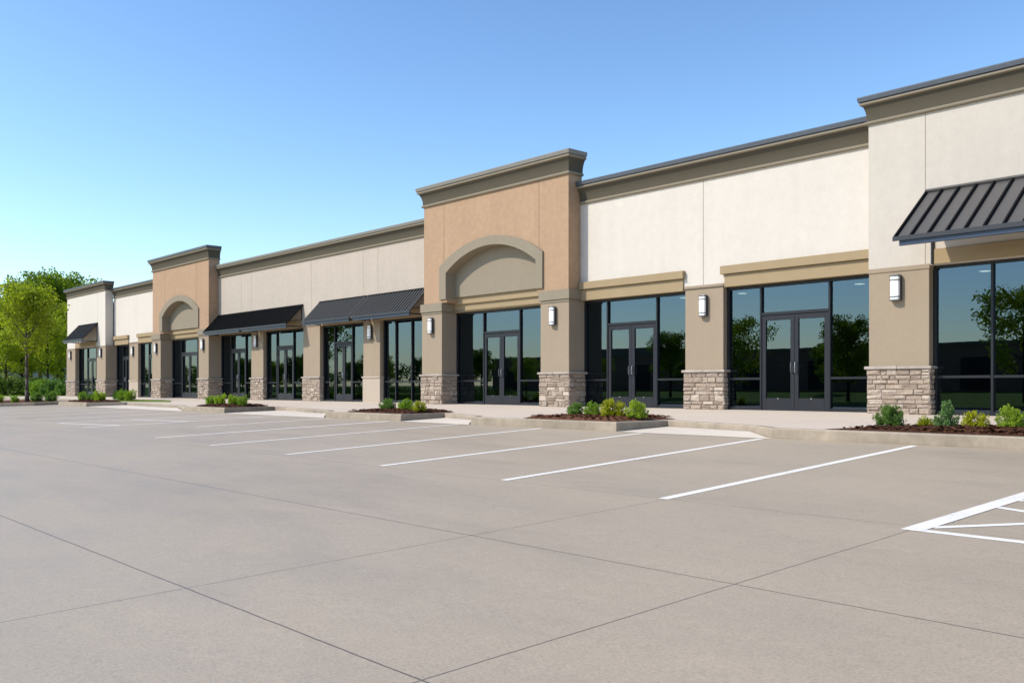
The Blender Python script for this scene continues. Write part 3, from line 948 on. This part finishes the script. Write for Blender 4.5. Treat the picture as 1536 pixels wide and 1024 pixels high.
def make_tree(h, crown_r, clear, leafm, barkm, leaves, lsize, nlimb=14, trunk_r=0.16, spread=0.9, clump=0.85, tall=1.0, seed=0):
    """returns (trunk mesh object, crown mesh object) parented to a new Empty"""
    rnd = random.Random(seed)
    t = empty('tree')
    mb = MB()
    top = h * 0.86
    pts = []
    x = y = 0.0
    nseg = 9
    for k in range(nseg + 1):
        z = top * k / nseg
        pts.append(Vector((x, y, z)))
        x += rnd.uniform(-.05, .05) * h / 9; y += rnd.uniform(-.05, .05) * h / 9
    for k in range(nseg):
        r0 = trunk_r * (1 - k / (nseg + 0.6)) ** 0.8 * (1.25 if k == 0 else 1); r1 = trunk_r * (1 - (k + 1) / (nseg + 0.6)) ** 0.8
        mb.tube(pts[k], pts[k + 1], r0, r1, 8)
    centres = []
    def at(z):
        f = min(max(z / top * nseg, 0), nseg - 1e-3); i = int(f)
        return pts[i].lerp(pts[i + 1], f - i)
    for i in range(nlimb):
        f = (i + 0.5) / nlimb
        z = clear + (top - clear) * f ** 0.9 * 0.95
        ang = i * 2.399 + rnd.uniform(-.4, .4)
        prof = math.sin(math.pi * min(1, (0.22 + 0.78 * f)) ** 1.0) ** 0.7 if f > 0.05 else 0.6
        ln = crown_r * (0.45 + 0.6 * prof) * rnd.uniform(0.75, 1.1)
        p0 = at(z)
        up = spread * rnd.uniform(0.45, 0.85)
        p = p0; d = Vector((math.cos(ang), math.sin(ang), up)).normalized()
        r = trunk_r * 0.42 * (1 - f * 0.6)
        for sgi in range(3):
            q = p + d * (ln / 3)
            mb.tube(p, q, r, r * 0.62, 6)
            if sgi >= 1 or f > 0.5:
                centres.append(q + Vector((rnd.gauss(0, .25), rnd.gauss(0, .25), rnd.gauss(0, .2))) * clump)
            for b in range(2):
                da = Vector((d.x + rnd.uniform(-.9, .9), d.y + rnd.uniform(-.9, .9), d.z + rnd.uniform(-.2, .6))).normalized()
                e = q + da * ln * rnd.uniform(0.2, 0.38)
                mb.tube(q, e, r * 0.4, r * 0.12, 5)
                centres.append(e)
            p = q; r *= 0.62
            d = Vector((d.x + rnd.uniform(-.25, .25), d.y + rnd.uniform(-.25, .25), d.z + rnd.uniform(-.05, .3))).normalized()
    centres.append(Vector((x, y, h * 0.95))); centres.append(Vector((x, y, h * 0.88)))
    zmax = max(c.z for c in centres)
    for c in centres:
        if c.z > h - clump * 0.5: c.z = h - clump * 0.5 - rnd.random() * 0.3
    tr = mb.build('trunk', barkm, t, smooth=True)
    n = len(centres)
    per = max(8, leaves // n)
    rad = [(clump * rnd.uniform(.6, 1.15), clump * rnd.uniform(.6, 1.15), clump * rnd.uniform(.45, .8) * tall) for _ in range(n)]
    V = leaf_cloud([tuple(c) for c in centres], rad, [int(per * rnd.uniform(.6, 1.4)) for _ in range(n)], lsize)
    o = bpy.data.objects.new('crown', leaf_mesh('crown', V, leafm)); COL.objects.link(o); o.parent = t
    return t

def place(proto, used, loc, rz, s, label, cat, group=None, name=None):
    o = proto if proto.name not in used else copy_tree(proto)
    used.add(proto.name)
    o.location = loc; o.rotation_euler = (0, 0, rz); o.scale = (s, s, s)
    if name: o.name = name
    for k in ('label', 'category', 'group'):
        if k in o: del o[k]
    return tag(o, label, cat, group)
used = set()

# the young tree in the end island
t = make_tree(6.1, 1.75, 2.05, M['leaf_spring'], M['bark'], 8000, 0.135, 22, 0.095, 1.5, 0.5, 1.0, 3)
place(t, used, (-51.0, -7.9, -0.1), 0.4, 1.0, 'young spring green tree with slim trunk in the end island at the left', 'tree')

P1 = make_tree(13.0, 4.2, 2.2, M['leaf_mid'], M['bark_dark'], 15000, 0.30, 20, 0.26, 0.9, 1.25, 1.0, 11)
P2 = make_tree(12.0, 3.8, 1.6, M['leaf_spring'], M['bark_dark'], 14000, 0.30, 20, 0.22, 1.1, 1.15, 1.0, 12)
P3 = make_tree(13.0, 4.0, 2.5, M['leaf_dark'], M['bark_dark'], 14000, 0.30, 18, 0.28, 0.8, 1.3, 1.0, 13)
P4 = make_tree(8.5, 3.4, 1.2, M['leaf_spring'], M['bark_dark'], 6500, 0.24, 16, 0.15, 1.0, 1.0, 1.0, 14)
def ray_xy(px, t):
    dx = -0.741 + 0.6716 * (px - 768) / 1388; dy = 0.6716 + 0.741 * (px - 768) / 1388
    return dx * t, dy * t - 21.12
GB = 'trees behind the left end of the building'
for (px, tt, P, s, rz, lab) in (
        (88, 96, P1, 0.98, 0.3, 'tallest leafy tree rising just left of the pale end block'),
        (60, 101, P1, 0.98, 1.9, 'broad green tree behind the young island tree'),
        (95, 108, P1, 1.0, 4.0, 'bright green tree showing above the end block cornice'),
        (32, 93, P2, 0.82, 2.2, 'yellow green tree left of the young island tree'),
        (72, 84, P4, 0.85, 0.9, 'low bushy tree between the young tree and the building'),
        (92, 88, P2, 0.72, 5.2, 'yellow green tree against the corner pier'),
        (8, 118, P3, 0.92, 0.7, 'dark green tree at the left edge, farthest back'),
        (-8, 92, P2, 0.75, 3.3, 'yellow green tree cut by the left edge of the photo'),
        (22, 122, P3, 0.95, 2.9, 'dark green tree behind the left yellow green tree'),
        (46, 116, P1, 1.0, 5.5, 'green tree in the back row above the hedge'),
        (10, 84, P4, 0.72, 2.4, 'small dark trunked tree near the hedge at the left edge')):
    x, y = ray_xy(px, tt)
    place(P, used, (x, y, -0.08), rz, s, lab, 'tree', GB)

# trees across the lot, facing the shops: they show in the glass
GR = 'trees across the lot facing the shops'
LR = 'leafy tree across the lot, seen as a reflection in the shop glass'
rr = random.Random(21)
across = [(-24.4, -50, P4, 1.14), (-21.0, -56, P1, 0.55), (-38.4, -50, P2, 0.68), (-48.8, -49, P4, 1.02), (-44.5, -58, P1, 0.42),
          (-58.5, -52, P1, 0.58), (-68, -52, P4, 0.58), (-82, -54, P4, 0.6)]
for k in range(26):
    across.append((-92 - k * 4.6 + rr.uniform(-1.5, 1.5), -50 - rr.uniform(0, 9), (P1, P3, P4, P2)[k % 4], rr.uniform(0.40, 0.56) if k % 4 != 2 else rr.uniform(.6, .8)))
for k in range(16):
    across.append((-108 - k * 8 + rr.uniform(-3, 3), -74 - rr.uniform(0, 8), (P3, P1)[k % 2], rr.uniform(0.42, 0.52)))
for k in range(5):
    across.append((-90 + k * 16 + rr.uniform(-3, 3), -86 - rr.uniform(0, 6), (P3, P1)[k % 2], rr.uniform(0.42, 0.50)))
def verge_z(y):
    pr = [(-44.02, -0.75), (-48, -0.62), (-56, 0.0), (-75, 0.5), (-170, 1.2)]
    for (a, za), (b, zb) in zip(pr[:-1], pr[1:]):
        if b <= y <= a: return za + (zb - za) * (y - a) / (b - a)
    return 0
for x, y, P, s in across:
    place(P, used, (x, y, verge_z(y) - 0.05), rr.uniform(0, 6.2), s * 0.88, LR, 'tree', GR)

cs = []; rs = []
for k in range(150):
    cs.append((-470 + k * 3.9 + rng.normal() * 1.5, rng.normal() * 5, rng.uniform(1.5, 5.0))); rs.append((3.2, 3.0, rng.uniform(1.6, 2.6)))
o = bpy.data.objects.new('distant_wood', leaf_mesh('distant_wood', leaf_cloud(cs, rs, [110] * 150, 0.75), M['leaf_dark'])); COL.objects.link(o)
o.location = (0, -125, 0.8)
tag(o, 'far wood line beyond the lot, closing the horizon in the shop glass', 'woodland', kind='stuff')

# brown flat-roofed building across the lot
bb = empty('low_building', (-66, -66, 0.2))
tag(bb, 'brown flat roofed building across the lot, seen reflected in the shop glass', 'building')
mb = MB(); mb.box(-36, 36, -12, 0, -0.5, 4.3); mb.build('wall', M['brick'], bb)
mb = MB(); mb.box(-36.2, 36.2, -12.2, 0.2, 4.3, 4.6); mb.box(-20, -8, -10, -3, 4.6, 5.5); mb.build('roof', M['cornice'], bb)
for k in range(9):
    mb = MB(); x = -32 + k * 8; mb.box(x - 1.3, x + 1.3, -0.05, 0.06, 0.2, 3.2); mb.build('window', M['brick_dark'], bb)

# hedges and background shrubs
def hedge(name, p, q, w, h, n, mat, size=0.16):
    p = Vector(p); q = Vector(q); L = (q - p).length
    k = max(2, int(L / 0.55))
    cs = []; rs = []
    for i in range(k):
        f = (i + .5) / k
        for z in (0.3, 0.72):
            cs.append(((p.lerp(q, f)).x + rng.normal() * .1, (p.lerp(q, f)).y + rng.normal() * .1, p.z + h * z + rng.normal() * .05))
            rs.append((w * .55, w * .55, h * 0.36))
    V = leaf_cloud([(a - p.x, b - p.y, c - p.z) for a, b, c in cs], rs, [n // len(cs)] * len(cs), size)
    o = bpy.data.objects.new(name, leaf_mesh(name, V, mat)); COL.objects.link(o)
    o.location = p
    return o
a = ray_xy(-45, 81); b = ray_xy(70, 79)
tag(hedge('hedge', (*a, -0.06), (*b, -0.06), 1.2, 1.45, 12000, M['leaf_hedge'], 0.17), 'clipped dark green hedge along the lawn at the left', 'hedge')
tag(hedge('hedge', (-190, -50.2, -0.55), (-80, -50.2, -0.55), 1.1, 1.2, 16000, M['leaf_hedge'], 0.2), 'long hedge across the lot behind the leftmost reflections', 'hedge')

house = empty('low_house', (*ray_xy(10, 126), -0.06))
house.rotation_euler = (0, 0, R(-40))
tag(house, 'pale grey low house wall glimpsed between trunks above the hedge', 'house')
mb = MB(); mb.box(-9, 5.2, 0, 6, 0, 3.0); mb.build('wall', M['house_grey'], house)
mb = MB(); mb.prism([(-9.4, 3.0), (5.6, 3.0), (3.6, 4.6), (-7.4, 4.6)], -0.4, 6.4); mb.build('roof', M['roof'], house)

# ------------------------------------------------------------------ planting beds
def bed(pts, label, seed):
    rnd = random.Random(seed)
    cx = sum(p[0] for p in pts) / len(pts); cy = sum(p[1] for p in pts) / len(pts)
    mb = MB()
    # domed sheet
    vs = []; fs = []
    rings = 5; n = len(pts)
    dense = []
    for i in range(n):
        a, b = pts[i], pts[(i + 1) % n]
        k = max(2, int(math.hypot(a[0] - b[0], a[1] - b[1]) / 0.22))
        for j in range(k): dense.append((a[0] + (b[0] - a[0]) * j / k, a[1] + (b[1] - a[1]) * j / k))
    m = len(dense)
    for r in range(rings):
        f = 1 - r / rings
        for (x, y) in dense:
            X = cx + (x - cx) * f; Y = cy + (y - cy) * f
            vs.append((X, Y, walk_z(Y) + 0.006 + 0.10 * (1 - f ** 2.5) ** 0.6 * 0.8 + (rnd.uniform(-.012, .022) if r else 0)))
    vs.append((cx, cy, walk_z(cy) + 0.1))
    for r in range(rings - 1):
        for j in range(m):
            j2 = (j + 1) % m
            fs.append((r * m + j, r * m + j2, (r + 1) * m + j2, (r + 1) * m + j))
    for j in range(m): fs.append(((rings - 1) * m + j, (rings - 1) * m + (j + 1) % m, rings * m))
    mb.add(vs, fs)
    area = abs(sum(pts[i][0] * pts[(i + 1) % n][1] - pts[(i + 1) % n][0] * pts[i][1] for i in range(n))) / 2
    for _ in range(int(area * 230)):
        r = math.sqrt(rnd.random()) * 0.94
        i = rnd.randrange(m); x, y = dense[i]
        X = cx + (x - cx) * r; Y = cy + (y - cy) * r
        z = walk_z(Y) + 0.012 + 0.08 * (1 - r ** 2.5) ** 0.6
        ang = rnd.uniform(0, 6.28); l = rnd.uniform(.02, .06); w = rnd.uniform(.008, .02)
        ux, uy = math.cos(ang) * l, math.sin(ang) * l; wx, wy = -math.sin(ang) * w, math.cos(ang) * w
        t1 = rnd.uniform(-.02, .03); 
        mb.add([(X - ux - wx, Y - uy - wy, z), (X + ux - wx, Y + uy - wy, z + t1), (X + ux + wx, Y + uy + wy, z + t1 + .008), (X - ux + wx, Y - uy + wy, z + .012)], [(0, 1, 2, 3)])
    o = mb.build('planting_bed', M['mulch'], None, off=(cx, cy, 0))
    o.location = (cx, cy, 0)
    return tag(o, label, 'planting bed', 'mulched planting beds on the kerb islands')
bed([(-7.75, -7.26), (0.5, -7.26), (0.5, -5.6), (-7.25, -5.75)], 'brown bark mulch bed at the right edge below the ribbed awning', 1)
bed([(-14.95, -7.26), (-12.2, -7.26), (-12.1, -5.5), (-13.0, -5.0), (-14.6, -6.2)], 'brown mulch bed before the middle pier holding four shrubs', 2)
bed([(-22.2, -7.24), (-19.42, -7.26), (-19.42, -5.6), (-21.2, -5.6)], 'mulch bed left of the large arch with one yellow shrub', 3)
bed([(-32.3, -7.24), (-29.55, -7.26), (-29.8, -5.6), (-31.6, -5.6)], 'small mulch bed in front of the far arch tower', 4)
bed([(-46.95, -7.24), (-43.4, -7.26), (-43.1, -6.0), (-46.8, -5.6)], 'far mulch bed in front of the leftmost pale block', 5)
# end island with the young tree
mb = MB(); isl = [(-56, -14.0), (-50.2, -10.2), (-48.6, -8.2), (-48.7, -6.6), (-56, -6.2)]
mb.slab(isl, -1.0, lambda p: lot_z(p[1]) + 0.15)
tag(mb.build('kerb_island', M['kerb'], bevel=0.03), kind='structure')
mb = MB(); i2 = [(-55.8, -13.3), (-50.5, -9.9), (-49.0, -8.2), (-49.0, -6.95), (-55.8, -6.6)]
mb.slab(i2, -0.6, lambda p: lot_z(p[1]) + 0.165)
o = mb.build('planting_bed', M['mulch'], None, off=(-52, -8.5, 0)); o.location = (-52, -8.5, 0)
tag(o, 'mulch bed around the young tree on the leftmost island', 'planting bed', 'mulched planting beds on the kerb islands')
mb = MB(); mb.slab([(-49.8, -5.0), (-44.5, -5.6), (-41.0, -4.6), (-44, -3.4), (-49, -3.2)], lambda p: walk_z(p[1]) - 0.1, lambda p: walk_z(p[1]) + 0.02)
tag(mb.build('lawn', M['grass']), kind='structure')

# shrubs
def shrub_proto(kind, seed):
    rnd = random.Random(seed)
    t = empty('shrub')
    mb = MB(); cs = []; rs = []; cn = []
    if kind == 'spike':
        V = []
        for k in range(520):
            a = rnd.uniform(0, 6.283); e = rnd.uniform(0.1, 1.45)
            L = rnd.uniform(0.28, 0.5) * (0.75 + 0.25 * math.sin(e))
            d = np.array([math.cos(a) * math.cos(e), math.sin(a) * math.cos(e), math.sin(e)])
            b = np.array([rnd.gauss(0, .06), rnd.gauss(0, .06), 0.02]) + d * L * rnd.uniform(.3, .75)
            u = np.cross(d, [rnd.gauss(0, 1), rnd.gauss(0, 1), rnd.gauss(0, 1)]); u /= np.linalg.norm(u)
            w = 0.017; l2 = rnd.uniform(.07, .13)
            V += [b, b + d * l2 * .5 + u * w, b + d * l2 + np.array([0, 0, -.01]), b + d * l2 * .5 - u * w]
        V = np.array(V)
    else:
        cone = kind == 'cone'
        n = 30
        for k in range(n):
            a = rnd.uniform(0, 6.283); f = (k + .5) / n
            if cone:
                z = 0.08 + 0.56 * f; r = 0.30 * (1.08 - f) ** 0.8 * rnd.uniform(.5, 1.1)
            else:
                z = 0.10 + 0.34 * f; r = 0.30 * math.sqrt(max(0.05, 1 - (max(0, f - .25) / .8) ** 2)) * rnd.uniform(.45, 1.12)
            c = (r * math.cos(a), r * math.sin(a), z + rnd.uniform(-.04, .04))
            cs.append(c); rs.append(rnd.uniform(.08, .135)); cn.append(85)
            cs.append((c[0] * 0.95, c[1] * 0.95, c[2] * 0.32 + 0.03)); rs.append((0.1, 0.1, 0.08)); cn.append(60)
            mb.tube((0, 0, 0), c, 0.012, 0.004, 5)
            for s in range(4):   # loose shoots that break the outline
                d = Vector((c[0] + rnd.gauss(0, .12), c[1] + rnd.gauss(0, .12), 0.15 + rnd.random() * 0.3)).normalized()
                q = Vector(c) + d * rnd.uniform(.08, .17)
                cs.append(tuple(q)); rs.append((.03, .03, .05)); cn.append(11)
        V = leaf_cloud(cs, rs, cn, 0.05, 2.2, 0.5)
        V[:, 2] = np.maximum(V[:, 2], 0.005)
    mat = {'spike': 'leaf_yellow', 'cone': 'leaf_blue', 'green': 'leaf_green', 'deep': 'leaf_deep', 'lime': 'leaf_lime', 'yellow': 'leaf_yellow'}[kind]
    o = bpy.data.objects.new('foliage', leaf_mesh('foliage', V, M[mat])); COL.objects.link(o); o.parent = t
    if not mb.v: 
        for k in range(9):
            a = k * .7; mb.tube((0, 0, 0), (.2 * math.cos(a), .2 * math.sin(a), .25), .01, .003, 5)
    mb.build('stem', M['bark_dark'], t)
    return t
SP = {k: shrub_proto(k, 40 + i) for i, k in enumerate(('spike', 'cone', 'green', 'deep', 'lime', 'yellow'))}
GS = 'shrubs in the mulched beds'
shr = [(-7.0, -6.5, 'deep', 1.0, 'green shrub by the right stone pier, leftmost in the right edge bed'),
       (-6.5, -6.35, 'spike', 0.72, 'small spiky yellow shrub by the right stone pier'),
       (-6.1, -6.5, 'cone', 0.92, 'upright blue green conical shrub in the right edge bed'),
       (-5.67, -6.5, 'yellow', 0.78, 'rounded yellow green shrub between blue cone and right edge'),
       (-5.2, -6.45, 'lime', 1.0, 'bright lime green shrub at the right edge of the photo'),
       (-4.5, -6.4, 'deep', 0.9, 'dark green shrub just outside the right edge bed end'),
       (-14.0, -6.6, 'deep', 0.95, 'small dark green shrub left in the bed before the middle pier'),
       (-13.46, -6.6, 'green', 0.98, 'mid green shrub second in the bed before the middle pier'),
       (-12.87, -6.6, 'yellow', 1.22, 'largest yellow shrub in the bed before the middle pier'),
       (-12.28, -6.6, 'lime', 1.15, 'lime green shrub right of the large yellow one'),
       (-21.1, -6.6, 'deep', 1.1, 'dark green shrub leftmost in the bed left of the large arch'),
       (-20.6, -6.5, 'green', 0.8, 'small green shrub second in the bed left of the large arch'),
       (-20.18, -6.6, 'green', 1.05, 'wide green shrub beside the yellow one left of the large arch'),
       (-19.62, -6.6, 'yellow', 0.92, 'yellow shrub at the kerb corner left of the large arch'),
       (-32.4, -6.6, 'green', 1.1, 'green shrub leftmost in the bed before the far arch'),
       (-31.75, -6.5, 'lime', 1.3, 'tall lime shrub second in the bed before the far arch'),
       (-31.0, -6.3, 'green', 0.9, 'low green shrub in the middle of the bed before the far arch'),
       (-30.55, -6.6, 'lime', 1.25, 'wide lime shrub right of middle in the bed before the far arch'),
       (-29.95, -6.5, 'green', 1.15, 'green shrub by the right kerb of the far arch bed'),
       (-46.6, -6.6, 'green', 1.1, 'green shrub leftmost in the bed before the leftmost block'),
       (-45.9, -6.5, 'deep', 0.9, 'dark low shrub in the bed before the leftmost block'),
       (-45.1, -6.5, 'green', 1.0, 'green shrub in the middle of the bed before the leftmost block'),
       (-44.3, -6.6, 'lime', 1.25, 'lime shrub rightmost in the bed before the leftmost block'),
       (-47.6, -4.6, 'deep', 1.2, 'dark shrub on the small grass patch before the narrow shopfronts'),
       (-46.7, -4.7, 'green', 1.35, 'green shrub in the middle of the small grass patch'),
       (-45.6, -4.7, 'lime', 1.3, 'lime shrub at the right of the small grass patch'),
       (-51.6, -10.0, 'green', 1.15, 'green shrub at the front of the young tree island'),
       (-51.6, -9.1, 'lime', 1.25, 'lime shrub left of the young trunk'),
       (-50.5, -8.6, 'green', 0.95, 'low green shrub at the foot of the young trunk'),
       (-50.2, -7.7, 'deep', 1.3, 'large dark shrub right of the young trunk'),
       (-49.6, -7.2, 'deep', 1.45, 'largest dark rounded shrub at the right end of the tree island')]
for i, (x, y, k, s, lab) in enumerate(shr):
    zb = walk_z(y) + 0.045 if x > -48 else lot_z(y) + 0.15
    place(SP[k], used, (x, y, zb), i * 1.37, s * (0.60 if x > -8 else 0.55 if x > -15 else 0.52 if x > -40 else 0.66 if x > -48.5 else 0.62), lab, 'shrub', GS)
# rounded bushes by the left end of the building
GBUSH = 'bushes at the foot of the trees'
for i, (px, tt, s, k, lab) in enumerate(((60, 78, 2.4, 'green', 'big green bush at the hedge end beside the young trunk'), (72, 77, 2.2, 'deep', 'dark green bush right of the hedge end'),
                                   (84, 79, 2.5, 'deep', 'large dark green bush close to the corner pier'), (94, 76, 1.8, 'deep', 'small dark bush at the foot of the corner pier'),
                                   (50, 79, 2.2, 'deep', 'dark bush in front of the hedge right part'))):
    x, y = ray_xy(px, tt)
    place(SP[k], used, (x, y, -0.08), i * 2.1, s, lab, 'bush', GBUSH, 'bush')

# ------------------------------------------------------------------ light, sky, camera
SUN = Vector((-0.62, -1.0, 1.05)).normalized()
el = math.asin(SUN.z)
sd = bpy.data.lights.new('sun', 'SUN'); sd.energy = 2.98; sd.angle = R(0.5); sd.color = (1.0, 0.93, 0.80)
so = bpy.data.objects.new('sun', sd); COL.objects.link(so)
so.rotation_euler = (-SUN).to_track_quat('-Z', 'Y').to_euler()
so.location = (-20, -40, 40)
w = bpy.data.worlds.new('World'); scene.world = w; w.use_nodes = True
nt = w.node_tree
for n in list(nt.nodes): nt.nodes.remove(n)
sky = nt.nodes.new('ShaderNodeTexSky'); sky.sky_type = 'NISHITA'; sky.sun_disc = False
sky.sun_elevation = el
sky.sun_rotation = math.atan2(SUN.x, SUN.y)
sky.altitude = 0; sky.air_density = 1.2; sky.dust_density = 0.4; sky.ozone_density = 3.2
bg = nt.nodes.new('ShaderNodeBackground'); bg.inputs[1].default_value = 0.088
wo = nt.nodes.new('ShaderNodeOutputWorld')
gm = nt.nodes.new('ShaderNodeGamma'); gm.inputs[1].default_value = 1.32
nt.links.new(sky.outputs[0], gm.inputs[0]); nt.links.new(gm.outputs[0], bg.inputs[0]); nt.links.new(bg.outputs[0], wo.inputs[0])

cam = bpy.data.cameras.new('camera'); co = bpy.data.objects.new('camera', cam); COL.objects.link(co)
co.location = (0, -21.12, 0.62)
co.rotation_euler = (R(90), 0, R(47.813))
cam.sensor_width = 36; cam.lens = 1388 / 1536 * 36
cam.shift_y = 69 / 1536
cam.clip_end = 3000
scene.camera = co
vs_ = scene.view_settings
vs_.view_transform = 'Standard'; vs_.look = 'None'; vs_.gamma = 1; vs_.exposure = 0.58
scene.cycles.max_bounces = 8; scene.cycles.transparent_max_bounces = 24
